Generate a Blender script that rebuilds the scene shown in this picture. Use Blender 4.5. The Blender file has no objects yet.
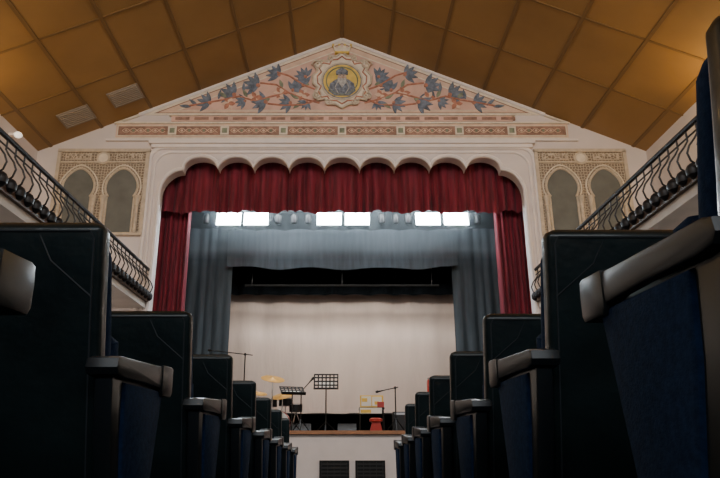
import bpy, bmesh, math, random
from mathutils import Vector, Matrix
random.seed(7)
OFF=0.40   # camera height above the aisle floor at y=0
TOPY=14.0  # proscenium wall plane
HW=7.2
RIDGE=9.86; SL=0.434
def ceilz(x): return RIDGE-SL*abs(x)
def floorz(y): return -0.40-0.037*y

# ---------------- materials ----------------
def mat(name,col,rough=0.6,metal=0.0,var=None,bump=None,coat=0.0,sheen=0.0,emit=None,stretch=None,spec=None):
    m=bpy.data.materials.new(name); m.use_nodes=True
    nt=m.node_tree; b=nt.nodes['Principled BSDF']
    b.inputs['Base Color'].default_value=(*col,1)
    b.inputs['Roughness'].default_value=rough
    b.inputs['Metallic'].default_value=metal
    b.inputs['Coat Weight'].default_value=coat
    b.inputs['Sheen Weight'].default_value=sheen
    if spec is not None: b.inputs['Specular IOR Level'].default_value=spec
    tc=nt.nodes.new('ShaderNodeTexCoord')
    mp=nt.nodes.new('ShaderNodeMapping'); nt.links.new(tc.outputs['Object'],mp.inputs['Vector'])
    if stretch: mp.inputs['Scale'].default_value=stretch
    if var:
        n=nt.nodes.new('ShaderNodeTexNoise'); n.inputs['Scale'].default_value=var[0]; n.inputs['Detail'].default_value=5
        nt.links.new(mp.outputs['Vector'],n.inputs['Vector'])
        r=nt.nodes.new('ShaderNodeValToRGB')
        a=var[1]
        r.color_ramp.elements[0].position=0.3; r.color_ramp.elements[1].position=0.7
        r.color_ramp.elements[0].color=(*[c*(1-a) for c in col],1)
        r.color_ramp.elements[1].color=(*[min(1,c*(1+a)) for c in col],1)
        nt.links.new(n.outputs['Fac'],r.inputs['Fac']); nt.links.new(r.outputs['Color'],b.inputs['Base Color'])
    if bump:
        n2=nt.nodes.new('ShaderNodeTexNoise'); n2.inputs['Scale'].default_value=bump[0]; n2.inputs['Detail'].default_value=4
        nt.links.new(mp.outputs['Vector'],n2.inputs['Vector'])
        bp=nt.nodes.new('ShaderNodeBump'); bp.inputs['Strength'].default_value=bump[1]; bp.inputs['Distance'].default_value=bump[2] if len(bump)>2 else 0.01
        nt.links.new(n2.outputs['Fac'],bp.inputs['Height']); nt.links.new(bp.outputs['Normal'],b.inputs['Normal'])
    if emit:
        b.inputs['Emission Color'].default_value=(*emit[0],1); b.inputs['Emission Strength'].default_value=emit[1]
    return m
def filigree(name,c1,c2,scale,p0=.05,p1=.13):
    m=bpy.data.materials.new(name); m.use_nodes=True; nt=m.node_tree; b=nt.nodes['Principled BSDF']
    b.inputs['Roughness'].default_value=.8
    tc=nt.nodes.new('ShaderNodeTexCoord')
    v=nt.nodes.new('ShaderNodeTexVoronoi'); v.feature='DISTANCE_TO_EDGE'; v.inputs['Scale'].default_value=scale; v.inputs['Randomness'].default_value=.45
    nt.links.new(tc.outputs['Object'],v.inputs['Vector'])
    r=nt.nodes.new('ShaderNodeValToRGB'); r.color_ramp.elements[0].position=p0; r.color_ramp.elements[1].position=p1
    r.color_ramp.elements[0].color=(*c1,1); r.color_ramp.elements[1].color=(*c2,1)
    nt.links.new(v.outputs['Distance'],r.inputs['Fac']); nt.links.new(r.outputs['Color'],b.inputs['Base Color'])
    bp=nt.nodes.new('ShaderNodeBump'); bp.inputs['Strength'].default_value=.6; bp.inputs['Distance'].default_value=.02; bp.invert=True
    nt.links.new(v.outputs['Distance'],bp.inputs['Height']); nt.links.new(bp.outputs['Normal'],b.inputs['Normal'])
    return m
M={}
M['plaster']=mat('plaster_white',(.70,.63,.61),.8,var=(1.5,.06),bump=(20,.1))
M['trim']=mat('trim_plaster',(.80,.73,.70),.6,var=(3,.05))
M['wall']=mat('wall_paint',(.70,.63,.60),.85,var=(.8,.06),bump=(15,.1))
M['ceil']=mat('ceiling_panel',(.30,.168,.052),.6,var=(.7,.14),bump=(6,.15))
M['batten']=mat('ceiling_batten',(.19,.105,.033),.6)
M['pink']=mat('mural_pink',(.64,.42,.34),.8,var=(2.2,.18))
M['peach']=mat('mural_peach',(.68,.50,.38),.8,var=(4,.12))
M['cream']=mat('mural_cream',(.74,.66,.54),.7,var=(8,.12))
M['rust']=mat('mural_rust',(.32,.19,.14),.8,var=(9,.35))
M['leaf']=mat('mural_leaf',(.15,.18,.23),.8,var=(9,.45))
M['green']=mat('mural_green',(.22,.25,.17),.8,var=(9,.3))
M['blossom']=mat('mural_blossom',(.46,.20,.13),.8,var=(12,.3))
M['gold']=mat('mural_gold',(.70,.50,.12),.6,var=(6,.2))
M['robe']=mat('mural_robe',(.17,.19,.23),.8,var=(14,.6))
M['skin']=mat('mural_skin',(.46,.33,.25),.8,var=(20,.3))
M['beard']=mat('mural_beard',(.42,.41,.40),.8,var=(18,.4))
M['filig']=filigree('moorish_filigree',(.58,.49,.38),(.22,.17,.12),15)
M['recess']=mat('recess_grey',(.14,.145,.13),.8,var=(3,.15))
M['stone']=mat('carved_stone',(.56,.47,.36),.7,var=(10,.15))
M['red']=mat('red_velvet',(.15,.006,.018),.75,var=(3,.45),bump=(30,.2),sheen=.08,stretch=(6,1,.5))
M['blue']=mat('blue_drape',(.056,.072,.084),.8,var=(2,.25),bump=(10,.2),stretch=(5,1,.6),spec=.2)
M['black']=mat('black_drape',(.006,.008,.010),.95,var=(3,.3),spec=.05)
M['screen']=mat('backdrop_cloth',(.60,.50,.44),.85,var=(1.0,.07),bump=(1.2,.6,.1),stretch=(2.2,1,.5))
M['stagefl']=mat('stage_boards',(.10,.06,.035),.5,var=(4,.3),stretch=(8,1,1))
M['woodtrim']=mat('wood_trim',(.36,.17,.08),.4,var=(6,.3),stretch=(1,8,8))
M['iron']=mat('wrought_iron',(.010,.010,.012),.5,spec=.3)
M['vinyl']=mat('black_vinyl',(.009,.019,.021),.35,var=(6,.3),bump=(6,.5,.02),coat=.12)
M['fabric']=mat('navy_fabric',(.013,.034,.092),.9,var=(60,.25),bump=(200,.2),spec=.1)
M['plastic']=mat('dark_grey_plastic',(.012,.017,.021),.36,spec=.5)
M['seam']=mat('seam_thread',(.03,.038,.045),.5)
M['carpet']=mat('dark_carpet',(.03,.028,.028),.95,var=(20,.3))
M['steel']=mat('steel',(.45,.45,.47),.3,metal=1)
M['blackmetal']=mat('black_metal',(.01,.01,.01),.4,metal=.5)
M['brass']=mat('cymbal_brass',(.60,.32,.07),.45,metal=.3)
M['paper']=mat('paper_white',(.82,.80,.74),.8)
M['yellow']=mat('yellow_cloth',(.80,.55,.10),.7,var=(8,.15))
M['redlac']=mat('red_lacquer',(.42,.03,.02),.3,coat=.4)
M['lamp']=mat('flood_lens',(.9,.95,1),.3,emit=((.82,.94,1.0),70))
M['sconce']=mat('sconce_glass',(.9,.9,.88),.3,emit=((1,.9,.75),1.0))
M['vent']=mat('vent_grille',(.27,.22,.17),.6)
M['ventslat']=mat('vent_slat',(.38,.33,.27),.6)
M['grille']=mat('speaker_grille',(.012,.012,.013),.6,bump=(120,.4))
M['balc']=mat('balcony_plaster',(.58,.54,.50),.8,var=(2,.1))
M['darkwood']=mat('dark_wood',(.08,.045,.025),.5,var=(5,.3))

# ---------------- mesh builder ----------------
class MB:
    def __init__(s): s.v=[]; s.f=[]; s.fm=[]; s.mats=[]
    def mi(s,m):
        if m not in s.mats: s.mats.append(m)
        return s.mats.index(m)
    def add(s,vs,fs,m):
        o=len(s.v); s.v+= [tuple(v) for v in vs]; k=s.mi(m)
        for f in fs: s.f.append([o+i for i in f]); s.fm.append(k)
    def box(s,x0,x1,y0,y1,z0,z1,m,R=None,C=None):
        vs=[Vector((x,y,z)) for x in(x0,x1) for y in(y0,y1) for z in(z0,z1)]
        if R: vs=[R@(v-C)+C for v in vs]
        s.add(vs,[(0,1,3,2),(4,6,7,5),(0,4,5,1),(2,3,7,6),(0,2,6,4),(1,5,7,3)],m)
    def hexa(s,vs,m): s.add(vs,[(0,1,2,3),(4,7,6,5),(0,4,5,1),(1,5,6,2),(2,6,7,3),(3,7,4,0)],m)
    def prism(s,pts,axis,a,b,m):
        n=len(pts)
        if axis=='y': vs=[(p[0],a,p[1]) for p in pts]+[(p[0],b,p[1]) for p in pts]
        elif axis=='x': vs=[(a,p[0],p[1]) for p in pts]+[(b,p[0],p[1]) for p in pts]
        else: vs=[(p[0],p[1],a) for p in pts]+[(p[0],p[1],b) for p in pts]
        fs=[list(range(n)),list(range(2*n-1,n-1,-1))]+[(i,(i+1)%n,n+(i+1)%n,n+i) for i in range(n)]
        s.add(vs,fs,m)
    def bevprism(s,pts,a,b,bv,m):
        n=len(pts)
        nrm=[]
        area=sum(pts[i][0]*pts[(i+1)%n][1]-pts[(i+1)%n][0]*pts[i][1] for i in range(n))
        sg=1 if area>0 else -1
        for i in range(n):
            p0=Vector(pts[i-1]);p=Vector(pts[i]);p1=Vector(pts[(i+1)%n])
            e=(p-p0).normalized()+(p1-p).normalized()
            nn=Vector((-e.y,e.x))*sg
            if nn.length>1e-6: nn.normalize()
            nrm.append(nn)
        def off(d): return [(pts[i][0]+nrm[i].x*d,pts[i][1]+nrm[i].y*d) for i in range(n)]
        q=off(bv); q2=off(bv*.3)
        rings=[[(a,*p) for p in q],[(a+bv*.3,*p) for p in q2],[(a+bv,*p) for p in pts],[(b-bv,*p) for p in pts],[(b-bv*.3,*p) for p in q2],[(b,*p) for p in q]]
        s.loft(rings,m)
    def loft(s,rings,m,cap=True):
        n=len(rings[0]); vs=[v for r in rings for v in r]; fs=[]
        for k in range(len(rings)-1):
            for i in range(n): fs.append((k*n+i,k*n+(i+1)%n,(k+1)*n+(i+1)%n,(k+1)*n+i))
        if cap: fs+= [list(range(n))[::-1],list(range((len(rings)-1)*n,len(rings)*n))]
        s.add(vs,fs,m)
    def tube(s,path,r,m,n=8,closed=False):
        P=[Vector(p) for p in path]; rings=[]
        L=len(P)
        up=None
        for i,p in enumerate(P):
            if closed: t=(P[(i+1)%L]-P[i-1])
            else: t=(P[min(i+1,L-1)]-P[max(i-1,0)])
            t.normalize()
            if up is None: up=Vector((0,0,1)) if abs(t.z)<.9 else Vector((1,0,0))
            a=t.cross(up)
            if a.length<1e-4: a=t.cross(Vector((0,1,0)))
            a.normalize(); b=t.cross(a).normalized()
            up=(up-t*up.dot(t)).normalized()
            rr=r[i] if isinstance(r,(list,tuple)) else r
            rings.append([p+a*math.cos(2*math.pi*k/n)*rr+b*math.sin(2*math.pi*k/n)*rr for k in range(n)])
        if closed: rings.append(rings[0]); s.loft(rings,m,cap=False)
        else: s.loft(rings,m)
    def lathe(s,c,prof,m,n=20,axis='z'):
        rings=[]
        for r,h in prof:
            ring=[]
            for k in range(n):
                a=2*math.pi*k/n
                if axis=='z': ring.append((c[0]+r*math.cos(a),c[1]+r*math.sin(a),c[2]+h))
                else: ring.append((c[0]+r*math.cos(a),c[1]+h,c[2]+r*math.sin(a)))
            rings.append(ring)
        s.loft(rings,m)
    def disc(s,x,z,r,y0,y1,m,sx=1,n=32):
        s.prism([(x+sx*r*math.cos(2*math.pi*k/n),z+r*math.sin(2*math.pi*k/n)) for k in range(n)],'y',y0,y1,m)
    def mesh(s,name):
        me=bpy.data.meshes.new(name); me.from_pydata([tuple(v) for v in s.v],[],s.f)
        for m in s.mats: me.materials.append(M[m])
        me.polygons.foreach_set('material_index',s.fm)
        bm=bmesh.new(); bm.from_mesh(me); bmesh.ops.recalc_face_normals(bm,faces=bm.faces); bm.to_mesh(me); bm.free()
        for p in me.polygons: p.use_smooth=True
        me.set_sharp_from_angle(angle=math.radians(38))
        return me
    def obj(s,name,loc=(0,0,0)):
        return place(s.mesh(name),name,loc)
def place(me,name,loc=(0,0,0)):
    o=bpy.data.objects.new(name,me); bpy.context.collection.objects.link(o)
    o.location=(loc[0],loc[1],loc[2]+OFF); return o

# ---------------- room shell ----------------
YB=-7.0
b=MB()
b.hexa([(-HW-.3,YB-.3,floorz(YB-.3)-.3),(HW+.3,YB-.3,floorz(YB-.3)-.3),(HW+.3,TOPY+.3,floorz(TOPY+.3)-.3),(-HW-.3,TOPY+.3,floorz(TOPY+.3)-.3),
        (-HW-.3,YB-.3,floorz(YB-.3)),(HW+.3,YB-.3,floorz(YB-.3)),(HW+.3,TOPY+.3,floorz(TOPY+.3)),(-HW-.3,TOPY+.3,floorz(TOPY+.3))],'carpet')
b.obj('floor')
for sg,nm in((-1,'wall_left'),(1,'wall_right')):
    b=MB(); x0,x1=sorted((sg*HW,sg*(HW+.3)))
    b.box(x0,x1,YB,TOPY,-1.2,ceilz(HW)+.02,'wall'); b.obj(nm)
b=MB(); b.prism([(-HW,-1.2),(HW,-1.2),(HW,ceilz(HW)),(0,RIDGE),(-HW,ceilz(HW))],'y',YB-.3,YB,'wall'); b.obj('wall_back')
b=MB()
for sg in(-1,1):
    b.prism([(0,RIDGE),(sg*(HW+.3),ceilz(HW+.3)),(sg*(HW+.3),ceilz(HW+.3)+.15),(0,RIDGE+.15)],'y',YB-.3,TOPY+.3,'ceil')
    for k in range(1,7):
        x=k*1.15*sg
        b.prism([(x-.03,ceilz(x-.03)+.01),(x-.03,ceilz(x-.03)-.022),(x+.03,ceilz(x+.03)-.022),(x+.03,ceilz(x+.03)+.01)],'y',YB,TOPY,'batten')
    y=TOPY-1.75
    while y>YB:
        b.prism([(0,RIDGE+.01),(0,RIDGE-.018),(sg*HW,ceilz(HW)-.018),(sg*HW,ceilz(HW)+.01)],'y',y-.022,y+.022,'batten'); y-=1.75
b.prism([(-.06,RIDGE-.02),(0,RIDGE-.05),(.06,RIDGE-.02),(.06,RIDGE+.01),(-.06,RIDGE+.01)],'y',YB,TOPY-.02,'batten')
b.obj('ceiling')

# ---------------- proscenium wall ----------------
OW=4.24
def lobes():
    pts=[(-OW,5.72)]
    for k in range(1,9):
        pts.append((-OW+.10+.40*(1-math.cos(math.pi*.5*k/8))-.10*(1-k/8), 5.72+.52*math.sin(math.pi*.5*k/8)))
    xs=-3.74; w=3.74*2/9
    pts.append((xs,6.28))
    for i in range(9):
        c=xs+w*(i+.5)
        for k in range(1,13):
            a=math.pi-math.pi*k/12
            pts.append((c+w*.5*math.cos(a),6.28+.30*math.sin(a)))
    n=[(-p[0],p[1]) for p in pts[:9]][::-1]
    return pts+n
LB=lobes()
b=MB()
for sg in(-1,1):
    b.prism([(sg*HW,-1.2),(sg*OW,-1.2),(sg*OW,ceilz(OW)),(sg*HW,ceilz(HW))],'y',TOPY,TOPY+.3,'plaster')
b.prism(LB+[(OW,ceilz(OW)),(0,RIDGE),(-OW,ceilz(OW))],'y',TOPY,TOPY+.3,'plaster')
b.obj('wall_front')
b=MB()
F=TOPY
b.tube([(-OW-.03,F-.02,.3)]+[(p[0],F-.02,p[1]+.03) for p in LB]+[(OW+.03,F-.02,.3)],.05,'trim',8)
def frame(off,top,r,rc):
    x=OW+off; path=[(-x,F-.01,.3),(-x,F-.01,top-rc)]
    for k in range(1,8):
        a=math.pi/2*k/8; path.append((-x+rc*(1-math.cos(a)),F-.01,top-rc+rc*math.sin(a)))
    path.append((-x+rc,F-.01,top)); path+= [(-p[0],p[1],p[2]) for p in path[::-1]]
    b.tube(path,r,'trim',8)
frame(.16,6.70,.03,.4); frame(.28,6.82,.055,.3)
b.box(-4.55,4.55,F-.16,F+.01,6.88,6.96,'trim'); b.box(-4.50,4.50,F-.10,F+.01,6.80,6.88,'trim')
b.box(-5.6,5.6,F-.08,F+.01,6.98,7.03,'trim')
b.obj('trim_1')
b=MB()
b.box(-5.4,5.4,F-.03,F,7.05,7.46,'peach')
b.box(-5.4,5.4,F-.07,F,7.435,7.48,'cream'); b.box(-5.4,5.4,F-.06,F,7.04,7.07,'cream')
secs=[-5.38,-4.05,-2.8,-1.4,0,1.4,2.8,4.05,5.38]
b.box(-5.36,5.36,F-.045,F,7.115,7.39,'cream'); b.box(-5.34,5.34,F-.05,F,7.135,7.37,'rust')
for i in range(8):
    x0,x1=secs[i]+.14,secs[i+1]-.14
    nn=int((x1-x0)/.02); 
    for ph in(0,math.pi):
        b.tube([(x0+k*.02,F-.055,7.253+.055*math.sin(k*.02*18+ph)) for k in range(nn)],.009,'peach',5)
    k=0; x=x0+.09
    while x<x1-.05:
        b.disc(x,7.253,.034,F-.058,F,'green' if k%2 else 'peach',n=6); x+=math.pi/18; k+=1
for x in secs[1:-1]:
    b.box(x-.1,x+.1,F-.06,F,7.145,7.36,'cream'); b.box(x-.06,x+.06,F-.068,F,7.19,7.315,'green')
b.box(-4.1,4.1,F-.05,F,7.50,7.66,'pink'); b.box(-4.15,4.15,F-.09,F,7.64,7.69,'cream')
x=-4.0
while x<3.9:
    b.box(x,x+.34,F-.06,F,7.54,7.61,'rust'); x+=.46
b.obj('painted_frieze')
# tympanum
b=MB()
base=7.69; apex=RIDGE-.05
hx=(apex-base)/SL
def tri(ins,y,m):
    k=ins*math.sqrt(1+SL*SL)
    ap=apex-k; bz=base+ins*.45; h=(ap-bz)/SL
    b.prism([(-h,bz),(h,bz),(0,ap)],'y',y,F,m)
tri(.0,F-.02,'cream'); tri(.10,F-.025,'rust'); tri(.13,F-.03,'peach'); tri(.25,F-.035,'cream'); tri(.28,F-.04,'pink')
for sg in(-1,1):
    b.tube([(sg*hx,F-.03,base),(0,F-.03,apex)],.045,'trim',8)
    b.tube([(sg*5.45,F-.03,ceilz(5.45)-.04),(sg*hx,F-.03,base-.02)],.03,'cream',8)
Y1=F-.05
def leaf(x,z,a,L,w,m='leaf'):
    pts=[]
    for k in range(13):
        t=k/12; pts.append((t*L, w*.5*math.sin(math.pi*t**.8)))
    for k in range(11,0,-1):
        t=k/12; pts.append((t*L,-w*.5*math.sin(math.pi*t**.8)))
    c,s_=math.cos(a),math.sin(a)
    b.prism([(x+p[0]*c-p[1]*s_, z+p[0]*s_+p[1]*c) for p in pts],'y',Y1-.012*random.random()-.004,F-.03,m)
def lily(x,z,a,sc,m='leaf'):
    for d in(-1.15,-.6,-.1,.4,.95): leaf(x,z,a+d,.38*sc,.13*sc,m)
    b.disc(x,z,.05*sc,Y1-.02,F-.03,'blossom')
for sg in(-1,1):
    def A(d): 
        a=math.radians(d); return a if sg>0 else math.pi-a
    def st(pts):
        b.tube([(sg*p[0],Y1,p[1]) for p in pts],[.022]*len(pts),'blossom',6)
    st([(.55,8.0),(.9,8.10),(1.3,8.28),(1.7,8.18),(2.1,8.05),(2.5,8.18),(2.9,8.08),(3.3,8.0),(3.7,7.92)])
    st([(.6,8.35),(.95,8.5),(1.3,8.75),(1.6,8.85)])
    st([(.5,8.15),(.9,7.95),(1.4,7.93),(1.8,7.98)])
    st([(1.3,8.28),(1.6,8.5),(2.0,8.55)])
    for (x,z,d,sc) in [(1.55,8.78,20,.85),(2.05,8.48,10,1.0),(2.62,8.22,20,1.0),(3.2,8.0,10,.85),(1.25,8.0,-15,.8),(1.85,8.02,-5,.95),(.95,8.48,60,.85),(1.2,8.35,120,.75),(.9,8.72,60,.75),(2.35,8.05,-15,.65),(.85,8.02,-60,.6)]:
        lily(sg*x,z,A(d),sc)
    for (x,z) in [(.95,8.22),(1.5,8.28),(2.1,8.15),(2.75,7.98)]:
        for k in range(6): leaf(sg*x,z,k*math.pi/3,.17,.11,'peach' if k%2 else 'blossom')
    for (x,z,d) in [(3.65,7.9,5),(3.5,7.93,40),(3.0,8.1,100),(2.4,8.3,90)]: leaf(sg*x,z,A(d),.28,.08)
    for (x,z,d) in [(1.05,8.12,30),(1.45,8.42,70),(1.75,8.12,-30),(2.3,8.16,60),(2.8,8.14,40),(.8,8.5,20),(1.0,8.0,-40)]: leaf(sg*x,z,A(d),.24,.09,'green')
b.obj('pediment_mural')
# medallion
b=MB()
mc=8.56
out=[(0,9.38),(.12,9.28),(.30,9.26),(.36,9.12),(.55,9.16),(.68,9.02),(.60,8.86),(.72,8.72),(.70,8.50),(.60,8.40),(.68,8.22),(.58,8.05),(.42,8.08),(.34,7.95),(.16,7.94),(0,7.84)]
o2=out+[(-p[0],p[1]) for p in out[-2:0:-1]]
b.prism(o2,'y',F-.10,F-.03,'cream')
b.tube([(p[0],F-.10,p[1]) for p in o2],.03,'stone',8,closed=True)
b.tube([(p[0]*.84,F-.11,mc+(p[1]-mc)*.86) for p in o2],.018,'blossom',6,closed=True)
for r,m,y in((.52,'stone',F-.12),(.48,'robe',F-.125),(.455,'gold',F-.13)): b.disc(0,mc,r,y,F-.05,m,n=40)
b.tube([(.38*math.cos(k*math.pi/20),F-.135,mc+.38*math.sin(k*math.pi/20)) for k in range(40)],.016,'green',6,closed=True)
b.prism([(-.33,mc-.28),(-.29,mc-.08),(-.17,mc+.02),(-.08,mc+.06),(.08,mc+.06),(.17,mc+.02),(.29,mc-.08),(.33,mc-.28),(.18,mc-.41),(-.18,mc-.41)],'y',F-.145,F-.05,'robe')
for s_ in(-1,1): b.tube([(s_*.10,F-.15,mc-.02),(s_*.17,F-.15,mc-.2),(s_*.08,F-.15,mc-.38)],.014,'beard',6)
b.disc(0,mc+.12,.13,F-.155,F-.05,'skin',sx=.8); b.prism([(-.11,mc+.08),(-.10,mc-.06),(0,mc-.20),(.10,mc-.06),(.11,mc+.08),(.05,mc+.05),(-.05,mc+.05)],'y',F-.16,F-.05,'beard')
b.prism([(-.14,mc+.16),(-.15,mc+.25),(-.07,mc+.32),(0,mc+.35),(.07,mc+.32),(.15,mc+.25),(.14,mc+.16)],'y',F-.165,F-.05,'robe')
for s_ in(-1,1):
    b.disc(s_*.045,mc+.13,.014,F-.162,F-.1,'robe')
    for (cx,cz,r0,st0) in((.60,9.02,.14,0),(.62,8.18,.13,2),(.30,9.20,.09,1),(.33,8.0,.09,3)):
        b.tube([(s_*(cx+r0*(1-k/22)*math.cos(k*.5+st0)),F-.12,cz+r0*(1-k/22)*math.sin(k*.5+st0)) for k in range(18)],.022,'stone',6)
# crown above the cartouche
b.prism([(-.17,9.36),(.17,9.36),(.22,9.56),(.12,9.48),(.07,9.60),(0,9.50),(-.07,9.60),(-.12,9.48),(-.22,9.56)],'y',F-.13,F-.03,'cream')
b.box(-.18,.18,F-.15,F-.03,9.34,9.39,'gold')
for x in(-.22,-.07,.07,.22): b.disc(x,9.58,.028,F-.14,F-.04,'gold',n=12)
b.obj('painted_medallion')

# Moorish panels
PB=4.68
for sg in(-1,1):
    b=MB(); cx=sg*5.60
    b.box(cx-1.06,cx+1.06,F-.05,F,PB,6.74,'filig')
    for (x0,x1,z0,z1) in((-1.08,1.08,6.68,6.76),(-1.08,-1.0,PB,6.70),(1.0,1.08,PB,6.70),(-1.0,1.0,6.40,6.44),(-1.08,1.08,PB-.06,PB)):
        b.box(cx+x0,cx+x1,F-.09,F,z0,z1,'stone')
    b.disc(cx,6.52,.16,F-.085,F,'stone'); b.disc(cx,6.52,.11,F-.095,F,'cream')
    for k in (-.6,.6): b.box(cx+k-.30,cx+k+.30,F-.07,F,6.48,6.64,'stone'); b.box(cx+k-.27,cx+k+.27,F-.075,F,6.50,6.62,'filig')
    for ax in(-.50,.50):
        pts=[]
        for k in range(25):
            a=math.radians(-38+256*k/24); r=.375
            pts.append((cx+ax+r*math.cos(a),5.80+r*math.sin(a)*(1.05)+(.07*max(0,math.sin(a))**6)))
        poly=[(cx+ax+.32,PB),(cx+ax+.32,5.55)]+pts+[(cx+ax-.32,5.55),(cx+ax-.32,PB)]
        b.prism(poly,'y',F-.062,F,'recess')
        b.tube([(p[0],F-.07,p[1]) for p in poly],.03,'stone',8)
        b.tube([(cx+ax+(p[0]-cx-ax)*1.18,F-.06,5.80+(p[1]-5.80)*1.18) for p in pts],.018,'cream',6)
    for cxx in(-.90,-.11,.11,.90):
        b.lathe((cx+cxx,F-.09,0),[(.045,PB),(.045,5.3),(.06,5.32),(.05,5.37),(.08,5.52),(.085,5.56)],'stone',12)
    b.obj('moorish_relief_panel')

# ---------------- stage ----------------
SF=.36
b=MB()
b.box(-6.2,6.2,13.4,20.3,SF-.07,SF,'stagefl')
b.box(-6.2,6.2,13.36,13.42,SF-.06,SF+.01,'woodtrim')
b.obj('stage_floor')
b=MB(); b.box(-HW,HW,13.45,13.6,-1.1,SF-.07,'trim'); b.obj('wall_stage_front')
for x in(-.15,.55):
    b=MB()
    b.box(x-.29,x+.29,13.38,13.46,-.85,-.19,'blackmetal')
    for k in range(9): b.box(x-.26,x+.26,13.365,13.385,-.82+k*.068,-.79+k*.068,'grille')
    for k in range(5): b.box(x-.26+k*.125,x-.25+k*.125,13.36,13.38,-.83,-.21,'grille')
    b.obj('vent_grille')
b=MB()
b.box(-6.4,-6.2,14.3,20.5,SF,9,'black');b.box(6.2,6.4,14.3,20.5,SF,9,'black')
b.box(-6.4,6.4,20.3,20.5,SF-.1,9,'black');b.box(-6.4,6.4,14.3,20.5,9,9.2,'black')
b.obj('wall_stage_house')

def curtain(name,x0,x1,z0,z1,y,pl,amp,m,bot=None,top=None,nz=14,ph=0):
    nx=max(40,int(pl*8)); vs=[];fs=[]
    for j in range(nz+1):
        t=j/nz
        for i in range(nx+1):
            s=i/nx; x=x0+(x1-x0)*s
            zt=z1+(top(s) if top else 0); zb=z0+(bot(s) if bot else 0)
            z=zt+(zb-zt)*t
            p=s*pl*2*math.pi+.8*math.sin(s*pl*1.7+ph)+.5*math.sin(s*pl*.73+2)
            a=amp*(.45+.55*t)*(1+.3*math.sin(s*pl*.9))
            vs.append((x+a*.35*math.cos(p),y+a*math.sin(p)+amp*.3*math.sin(p*.5+t*2),z))
    for j in range(nz):
        for i in range(nx): k=j*(nx+1)+i; fs.append((k,k+1,k+nx+2,k+nx+1))
    b=MB(); b.add(vs,fs,m); return b.obj(name)
curtain('red_valance',-4.6,4.6,5.40,6.75,14.55,40,.055,'red',bot=lambda s:.03*math.sin(s*55)+.02*math.sin(s*130))
curtain('red_curtain',-4.55,-3.68,SF,5.7,14.85,8,.07,'red')
curtain('red_curtain',3.68,4.55,SF,5.7,14.85,8,.07,'red',ph=2)
curtain('blue_stage_leg',-4.35,-2.83,SF+.02,5.55,16.2,6,.04,'blue',nz=10)
curtain('blue_stage_leg',2.83,4.35,SF+.02,5.55,16.2,6,.04,'blue',nz=10,ph=1)
curtain('blue_border_drape',-2.95,2.95,4.45,5.40,15.95,5,.03,'blue',bot=lambda s:-.06*math.sin(s*math.pi)**.5+.03*math.sin(s*21),top=lambda s:.05*abs(math.sin(s*25)))
curtain('black_border_drape',-4.6,4.6,4.75,7.2,17.0,14,.06,'black')
curtain('black_border_drape',-4.6,4.6,4.30,6.5,18.5,14,.06,'black',ph=2)
curtain('black_stage_leg',-5.6,-3.2,SF+.02,6.2,18.2,12,.08,'black')
curtain('black_stage_leg',3.2,5.6,SF+.02,6.2,18.2,12,.08,'black',ph=2)
b=MB(); b.tube([(-2.7,17.6,4.36),(2.7,17.6,4.36)],.025,'blackmetal',8)
for x in(-2.5,0,2.5): b.tube([(x,17.6,4.36),(x,17.6,8.99)],.006,'blackmetal',5)
b.obj('scenery_batten')
def backdrop():
    vs=[];fs=[];nx,nz=90,30
    for j in range(nz+1):
        for i in range(nx+1):
            s=i/nx;t=j/nz
            x=-3.5+7*s; z=.98+3.6*t + (.03*math.sin(s*math.pi*6)**2)*(t)
            y=19+.035*math.sin(s*34+t*2)*(.3+.7*t)+.025*math.sin(t*5+s*11)+.02*math.sin(s*57-t*3)*t
            vs.append((x,y,z))
    for j in range(nz):
        for i in range(nx): k=j*(nx+1)+i; fs.append((k,k+1,k+nx+2,k+nx+1))
    b=MB(); b.add(vs,fs,'screen')
    b.tube([(-3.6,19.0,4.62),(3.6,19,4.62)],.035,'blackmetal',10); b.tube([(-3.5,19.0,.98),(3.5,19,.98)],.025,'blackmetal',8)
    for x in(-3,0,3): b.tube([(x,19,4.6),(x,19,8.99)],.008,'blackmetal',5)
    b.obj('projection_backdrop')
backdrop()
b=MB()
b.tube([(-4.2,15.35,5.86),(4.2,15.35,5.86)],.03,'blackmetal',10)
b.tube([(-4.2,15.35,5.72),(4.2,15.35,5.72)],.018,'blackmetal',8)
for x in(-3.5,-1.2,1.2,3.5): b.tube([(x,15.35,5.86),(x,15.35,8.99)],.008,'blackmetal',5)
b.obj('lighting_batten')
def flood(x,w=.62):
    b=MB(); R=Matrix.Rotation(math.radians(-12),3,'X')
    h=.36
    vs=[]
    for (yy,sx,sz) in((-.10,1,1),(.10,.7,.6)):
        for (a,cz) in((-1,-1),(1,-1),(1,1),(-1,1)): vs.append(R@Vector((a*w/2*sx,yy,cz*h/2*sz)))
    b.hexa(vs,'blackmetal')
    vs=[R@Vector((a*(w/2-.01),yy,cz*(h/2-.01))) for yy in(-.11,-.098) for (a,cz) in((-1,-1),(1,-1),(1,1),(-1,1))]
    b.hexa(vs,'lamp')
    for s_ in(-1,1):
        b.tube([(s_*w/2,0,0),(s_*(w/2+.015),0,.18),(s_*.05,0,.25)],.010,'blackmetal',6)
    b.tube([(0,0,.23),(0,0,.36)],.02,'blackmetal',8)
    b.obj('stage_floodlight',(x,15.35,5.46))
for x in(-2.82,-2.14,-.32,.38,2.14,2.84): flood(x)
def par(x,name='stage_spotlight'):
    b=MB(); b.lathe((0,0,0),[(.05,-.12),(.08,-.10),(.085,.08),(.06,.12),(.03,.16)],'blackmetal',14); b.tube([(-.09,0,0),(-.09,0,.2),(0,0,.25),(.09,0,.2),(.09,0,0)],.008,'blackmetal',5)
    b.tube([(0,0,.24),(0,0,.36)],.012,'blackmetal',6)
    b.obj(name,(x,15.35,5.5))
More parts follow.
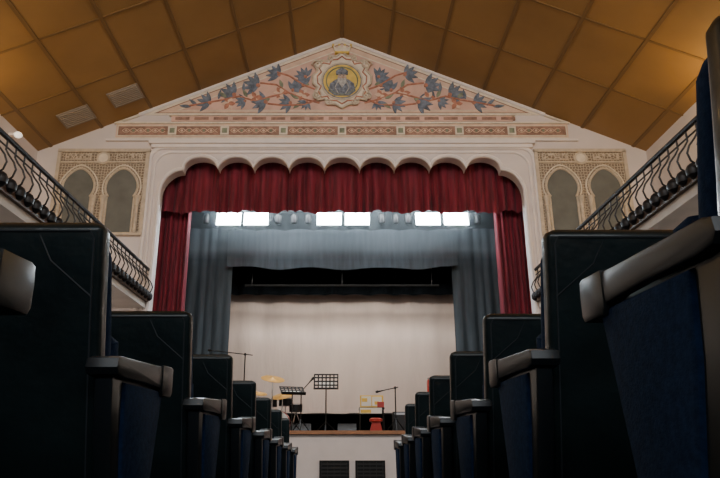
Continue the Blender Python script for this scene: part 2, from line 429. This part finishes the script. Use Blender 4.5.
for x in(-3.4,-1.6,-1.2,-.85,1.0,1.35,1.65,3.4): par(x)
# scatter volume added to give the floodlights a hazy glow
hz=bpy.data.materials.new('lamp_glow_haze'); hz.use_nodes=True; nt=hz.node_tree; nt.nodes.clear()
o_=nt.nodes.new('ShaderNodeOutputMaterial'); vv=nt.nodes.new('ShaderNodeVolumeScatter'); vv.inputs['Density'].default_value=.13; vv.inputs['Anisotropy'].default_value=.3
vv.inputs['Color'].default_value=(.85,.95,1,1); nt.links.new(vv.outputs['Volume'],o_.inputs['Volume']); M['haze']=hz
b=MB(); b.box(-4.6,4.6,14.95,15.85,4.6,6.6,'haze'); b.obj('lamp_glow_haze')

# ---------------- stage equipment ----------------
def tripod(b,x,y,r=.26,h=.32,m='blackmetal'):
    for k in range(3):
        a=k*2*math.pi/3+.5
        b.tube([(x,y,SF+h),(x+r*math.cos(a),y+r*math.sin(a),SF+.012)],.012,m,6)
def music_stand(x,y,zt,tilt=.3,w=.56,h=.36,yaw=0):
    b=MB(); tripod(b,0,0,.28,.25); b.tube([(0,0,SF+.05),(0,0,zt)],.015,'blackmetal',8)
    R=Matrix.Rotation(-tilt,3,'X'); C=Vector((0,0,zt+.05))
    R=Matrix.Rotation(yaw,3,'Z')@R
    def bx(*a): b.box(*a,R=R,C=C)
    z0=zt-.12
    bx(-w/2,w/2,-.012,-.002,z0,z0+.03,'blackmetal');bx(-w/2,w/2,-.012,.002,z0+h-.03,z0+h,'blackmetal')
    for k in range(7): bx(-w/2+k*(w-.03)/6,-w/2+k*(w-.03)/6+.03,-.012,.002,z0,z0+h,'blackmetal')
    for k in range(1,4): bx(-w/2,w/2,-.010,.001,z0+k*h/4-.016,z0+k*h/4+.016,'blackmetal')
    bx(-w/2,w/2,-.07,.0,z0-.01,z0+.006,'blackmetal')
    bx(-.20,.20,-.004,.006,z0+.04,z0+.18,'paper')
    b.obj('music_stand',(x,y,0))
music_stand(-.36,15,1.42)
music_stand(-1.12,15,1.22,tilt=1.0,w=.55,yaw=.3)
def mic_stand(x,y,z,bx,bz):
    b=MB(); tripod(b,0,0); b.tube([(0,0,SF+.1),(0,0,z)],.014,'blackmetal',8)
    b.tube([(-bx*.25,0,z-(bz-z)*.25),(bx,0,bz)],.012,'blackmetal',6)
    d=Vector((bx,0,bz-z)).normalized(); e=Vector((bx,0,bz))
    b.tube([e,e+d*.10,e+d*.11,e+d*.17],[.012,.020,.032,.024],'blackmetal',10); b.lathe((0,0,z),[(.02,-.03),(.03,0),(.02,.03)],'blackmetal',10)
    b.obj('microphone_stand',(x,y,0))
mic_stand(-2.25,15.2,2.12,-.70,2.20)
mic_stand(1.20,15,1.34,-.28,1.28)
mic_stand(-.95,15.5,1.3,.18,1.5)
def cymbal(x,y,z,r,tilt,ty=0):
    b=MB(); tripod(b,0,0); b.tube([(0,0,SF+.1),(0,0,z+.04)],.012,'steel',8)
    R=Matrix.Rotation(tilt,3,'X')@Matrix.Rotation(ty,3,'Y'); prof=[(.004,.03),(.05,.022),(.07,.006),(r,-.012),(r,-.016),(.07,0),(.004,.01)]
    rings=[[R@Vector((q*math.cos(2*math.pi*k/28),q*math.sin(2*math.pi*k/28),h))+Vector((0,0,z)) for k in range(28)] for q,h in prof]
    b.loft(rings,'brass'); b.obj('cymbal_stand',(x,y,0))
cymbal(-1.62,15.5,1.60,.28,.36,.15); cymbal(-1.42,15.9,1.24,.26,.36,-.15); cymbal(-1.98,15.9,1.30,.2,.3,.15)
b=MB()
b.lathe((0,0,SF+.28),[(.27,-.2),(.28,-.2),(.28,.2),(.27,.2)],'redlac',28,axis='y')
b.lathe((0,0,SF+.28),[(.265,-.205),(.265,.205)],'paper',28,axis='y')
for dx,zz in((.42,.62),(-.20,.74),(.16,.76)):
    b.lathe((dx,-.1,SF+zz),[(.15,-.09),(.16,-.09),(.16,.09),(.15,.09)],'blackmetal',24)
    b.lathe((dx,-.1,SF+zz),[(.165,.07),(.165,.085)],'steel',24)
for k in range(3):
    a=k*2.09; b.tube([(.42,-.1,SF+.56),(.42+.2*math.cos(a),-.1+.2*math.sin(a),SF+.01)],.01,'steel',6)
for dx in(-.2,.16): b.tube([(dx,0,SF+.5),(dx,-.05,SF+.72)],.012,'steel',6)
b.obj('drum_kit',(-1.55,16.5,0))
b=MB()
b.box(-.28,.28,-.2,.2,.86,.90,'blackmetal')
for sx in(-1,1):
    for sy in(-1,1): b.tube([(sx*.25,sy*.17,.88),(sx*.27,sy*.18,SF)],.014,'blackmetal',8)
R=Matrix.Rotation(.25,3,'X')
b.box(-.26,.26,-.16,-.13,.90,1.16,'yellow'); b.box(-.23,-.01,-.175,-.16,.93,1.14,'paper'); b.box(.01,.22,-.175,-.16,.93,1.13,'paper')
b.box(-.27,.22,-.215,-.2,.77,.89,'paper'); b.box(-.25,-.02,-.22,-.21,.78,.85,'yellow'); b.box(.12,.27,-.2,.05,.90,1.02,'redlac')
b.box(-.22,-.10,-.182,-.172,1.02,1.10,'yellow'); b.box(.06,.16,-.182,-.172,.96,1.03,'yellow')
b.obj('equipment_table',(.66,15,0))
b=MB()
b.lathe((0,0,0),[(.10,SF+.20),(.14,SF+.22),(.14,SF+.27),(.10,SF+.29)],'redlac',20)
b.prism([(-.08,SF+.22),(.08,SF+.22),(.13,SF+.03),(.15,SF+.0),(-.15,SF+.0),(-.13,SF+.03)],'y',-.06,.06,'redlac')
b.obj('red_stool',(.72,14.3,0))
for x in(.12,-.95):
    b=MB(); b.prism([(-.18,SF),(.2,SF),(.12,SF+.24),(-.10,SF+.10)],'x',-.22,.22,'blackmetal'); b.prism([(-.17,SF+.03),(-.115,SF+.09),(.09,SF+.215),(.08,SF+.2)],'x',-.19,.19,'grille')
    b.obj('stage_monitor',(x,15.9,0))
for x,z in((2.12,1.56),(2.46,1.50)):
    b=MB(); b.lathe((0,0,SF),[(.12,.0),(.14,.1),(.20,.65),(.19,z-SF-.08),(.165,z-SF)],'redlac',24); b.lathe((0,0,z),[(.17,-.05),(.175,-.05),(.175,.01),(.16,.015)],'steel',24); b.lathe((0,0,z+.01),[(.16,0),(.15,.01)],'paper',24)
    b.obj('conga_drum',(x,15.1,0))
b=MB(); b.box(-.35,.35,-.2,.2,SF,SF+.5,'blackmetal'); b.box(-.31,.31,-.215,-.2,SF+.04,SF+.42,'grille'); b.box(-.31,.31,-.215,-.2,SF+.43,SF+.48,'steel'); b.obj('guitar_amplifier',(1.55,16.0,0))

# ---------------- balconies ----------------
BX=4.3
for sg in(-1,1):
    b=MB(); x0,x1=sorted((sg*BX,sg*HW))
    b.box(x0,x1,YB,TOPY,2.95,3.12,'balc')
    xx=sorted((sg*(BX-.06),sg*(BX+.1))); b.box(xx[0],xx[1],YB,TOPY,3.08,3.17,'darkwood')
    b.obj('balcony')
    b=MB(); y=-3.0
    b.tube([(sg*BX,-3.1,3.82),(sg*BX,TOPY-.02,3.82)],.035,'iron',8)
    b.tube([(sg*BX,-3.1,3.70),(sg*BX,TOPY-.02,3.70)],.012,'iron',6)
    b.tube([(sg*BX,-3.1,3.22),(sg*BX,TOPY-.02,3.22)],.03,'iron',6)
    while y<TOPY-.1:
        P=[(0,3.80),(0,3.66),(.05,3.58),(.13,3.48),(.17,3.38),(.14,3.28),(.06,3.22),(0,3.19)]
        b.tube([(sg*(BX-p[0]),y,p[1]) for p in P],.013,'iron',6)
        b.lathe((sg*(BX-.06),y+.12,3.20),[(.04,-.09),(.085,-.05),(.095,.02),(.07,.07),(.03,.10)],'iron',10)
        y+=.24
    b.obj('balcony_railing')
b=MB(); b.lathe((0,0,0),[(.04,-.06),(.07,-.04),(.09,0),(.07,.04),(.04,.06)],'sconce',16); b.box(-.2,0,-.05,.05,-.03,.03,'trim'); b.obj('wall_sconce',(-HW+.18,12.7,6.5))
for x,y in((-4.94,13.1),(-6.04,13.2)):
    b=MB(); R=Matrix.Rotation(-math.atan(SL),3,'Y')
    def bx(x0,x1,y0,y1,z0,z1,m): b.box(x0,x1,y0,y1,z0,z1,m,R=R,C=Vector((0,0,0)))
    bx(-.36,.36,-.3,.3,-.03,.0,'vent')
    for k in range(8): bx(-.32,.32,-.27+k*.07,-.245+k*.07,-.045,-.03,'ventslat')
    b.obj('air_vent',(x,y,ceilz(x)-.01))

# ---------------- theatre seats ----------------
def rring(w,t,cx,cy,z,r,ns=4):
    pts=[]
    r=min(r,w/2-.001,t/2-.001)
    for (sx,sy,a0) in((1,1,0),(-1,1,90),(-1,-1,180),(1,-1,270)):
        for k in range(ns+1):
            a=math.radians(a0+90*k/ns); pts.append((cx+sx*(w/2-r)+r*math.cos(a),cy+sy*(t/2-r)+r*math.sin(a),z))
    return pts
H=.972
def seat_mesh():
    b=MB()
    def cy(z): 
        t=(z-.30)/(H-.30); return .15*max(0,1-t)**1.2
    zs=[.30,.31,.36,.45,.55,.65,.75,.85,.92,H-.025,H-.018,H-.008,H]
    rings=[]
    for z in zs:
        w=.515
        if z>H-.025:
            d=(z-(H-.025))/.025; w-=2*.025*(1-math.sqrt(max(0,1-d*d)))
        t=.05
        if z>H-.01: t=.036
        if z>=H: t=.018
        if z<.305: w-=.02; t=.03
        rings.append(rring(w,t,0,cy(z)+.028,z,.015))
    b.loft(rings,'vinyl')
    rings=[]
    for z in [.40,.41,.46,.55,.65,.75,.85,H-.06,H-.035,H-.02]:
        w=.495; t=.075
        if z>H-.05: w-=.02
        if z>H-.03: w-=.04; t=.04
        if z<.405: t=.04;w-=.04
        rings.append(rring(w,t,0,cy(z)+.05+.03+.018*math.sin((z-.4)/.5*math.pi),z,.03))
    b.loft(rings,'fabric')
    path=[]
    for z in(.34,.45,.55,.65,.75,.85,H-.04): path.append((-.235,cy(z)+.003,z))
    path+=[(-.225,cy(H-.02)+.003,H-.024)]
    full=path+[(-p[0],p[1],p[2]) for p in path[::-1]]
    b.tube(full,.003,'seam',5)
    for s in(-1,1):
        b.tube([(s*.235,cy(.62)+.002,.66),(s*.15,cy(.72)+.002,.74),(s*.07,cy(.84)+.002,.87),(s*.04,cy(.9)+.003,H-.035)],.0026,'seam',5)
        b.tube([(s*.235,cy(.8)+.002,.80),(s*.14,cy(.88)+.002,.88),(s*.11,cy(.93)+.003,H-.03)],.002,'seam',5)
    R=Matrix.Rotation(math.radians(12),3,'X')
    rings=[]
    for z in(0,.01,.05,.2,.33,.38,.40):
        w=.45;t=.085
        if z in(0,.40): w=.41;t=.05
        rings.append([R@Vector((p[0],p[1]*1.0,p[2]))+Vector((0,.34,.36)) for p in rring(w,t,0,0,z,.035)])
    b.loft(rings,'fabric')
    b.tube([(-.26,.28,.40),(.26,.28,.40)],.02,'blackmetal',8)
    for s in(-1,1):
        c=s*.287
        # armrest: flat boxy cap with a deeper front block
        arm=[(.0,.640),(.004,.660),(.03,.667),(.12,.671),(.30,.680),(.40,.687),(.442,.688),(.450,.682),(.454,.655),(.452,.626),(.444,.617),(.36,.614),(.345,.626),(.2,.627),(.05,.622),(.01,.626)]
        b.bevprism(arm,c-.036,c+.036,.005,'plastic')
        cap=[(.352,.6865),(.44,.692),(.453,.688),(.458,.66),(.457,.622),(.448,.610),(.36,.607),(.350,.62)]
        b.bevprism(cap,c-.0395,c+.0395,.005,'plastic')
        panel=[(.02,.630),(.10,.635),(.405,.640),(.40,.58),(.34,.30),(.30,.14),(.31,-.03),(.10,-.03),(.12,.14),(.10,.34),(.045,.5)]
        b.bevprism(panel,c-.020,c+.020,.006,'plastic')
        ins=[(.085,.616),(.395,.622),(.388,.58),(.325,.30),(.285,.16),(.15,.16),(.14,.34),(.10,.50)]
        b.bevprism(ins,c-.030,c+.030,.009,'fabric')
        b.box(c-.03,c+.03,.06,.36,-.06,.02,'blackmetal')
    return b.mesh('theater_seat')
SM=seat_mesh()
YL=[-1.37,-.44,.52,1.40]+[1.37+.93*k for k in range(1,7)]
YR=[-1.62,-.83,-.04,.75,1.57]+[1.55+.79*k for k in range(1,6)]
UL=[.01,.01,.01,-.012,0,.008,.008,.008,.008,.008]
UR=[.05,.05,.05,.05,.035,0,.005,.005,.005,.005]
for sg,YY,UU in((-1,YL,UL),(1,YR,UR)):
    for y,up in zip(YY,UU):
        for c in range(4):
            x=(-.800-.66*c) if sg<0 else (.777+.66*c)
            place(SM,'theater_seat',(x,y,floorz(y+.2)+up))

# ---------------- lights ----------------
def area(name,loc,rot,size,sy,e,col,spread=180):
    l=bpy.data.lights.new(name,'AREA'); l.shape='RECTANGLE'; l.size=size; l.size_y=sy; l.energy=e; l.color=col; l.spread=math.radians(spread)
    o=bpy.data.objects.new(name,l); o.location=(loc[0],loc[1],loc[2]+OFF); o.rotation_euler=[math.radians(a) for a in rot]; bpy.context.collection.objects.link(o)
def point(name,loc,e,col,r=.15):
    l=bpy.data.lights.new(name,'POINT'); l.energy=e; l.color=col; l.shadow_soft_size=r
    o=bpy.data.objects.new(name,l); o.location=(loc[0],loc[1],loc[2]+OFF); bpy.context.collection.objects.link(o)
area('stage_wash_fill',(0,14.95,6.1),(30,0,0),6,.3,360,(.84,.93,1))  # added wash for the drapes and backdrop, no fixture behind it
area('backdrop_fill',(0,16.5,4.9),(55,0,0),6,.3,170,(1,.93,.86))  # added fill hidden behind the blue border, brightens the backdrop
area('hall_fill',(0,2,7.8),(70,0,0),7,1.6,350,(1,.94,.90),130)  # unseen neutral fill added to light the proscenium wall and pediment
area('seat_back_fill',(0,-6,5.0),(75,0,0),8,1.5,170,(.88,.95,1),150)  # unseen cool fill added to lift the rear faces of the seats
for sg in(-1,1):
    for y,e in((1.5,60),(6.5,100)):
        point('balcony_uplight',(sg*6.6,y,5.4),e,(1,.66,.25))
    point('eave_light',(sg*6.7,10.6,6.0),26 if sg<0 else 42,(1,.66,.22),.1)
    for y in(2,7,12): point('under_balcony_fill',(sg*6,y,2.5),40,(1,.88,.76))  # added fill points, brighten the balcony undersides and stage front
w=bpy.data.worlds.new('world'); bpy.context.scene.world=w; w.use_nodes=True
w.node_tree.nodes['Background'].inputs['Color'].default_value=(.5,.55,.6,1); w.node_tree.nodes['Background'].inputs['Strength'].default_value=.05

# ---------------- camera ----------------
cd=bpy.data.cameras.new('camera'); cd.sensor_width=36; cd.lens=32.5; cd.shift_x=.025; cd.clip_start=.02
co=bpy.data.objects.new('camera',cd); co.location=(0,0,OFF); co.rotation_euler=(math.radians(108),0,0)
bpy.context.collection.objects.link(co); bpy.context.scene.camera=co
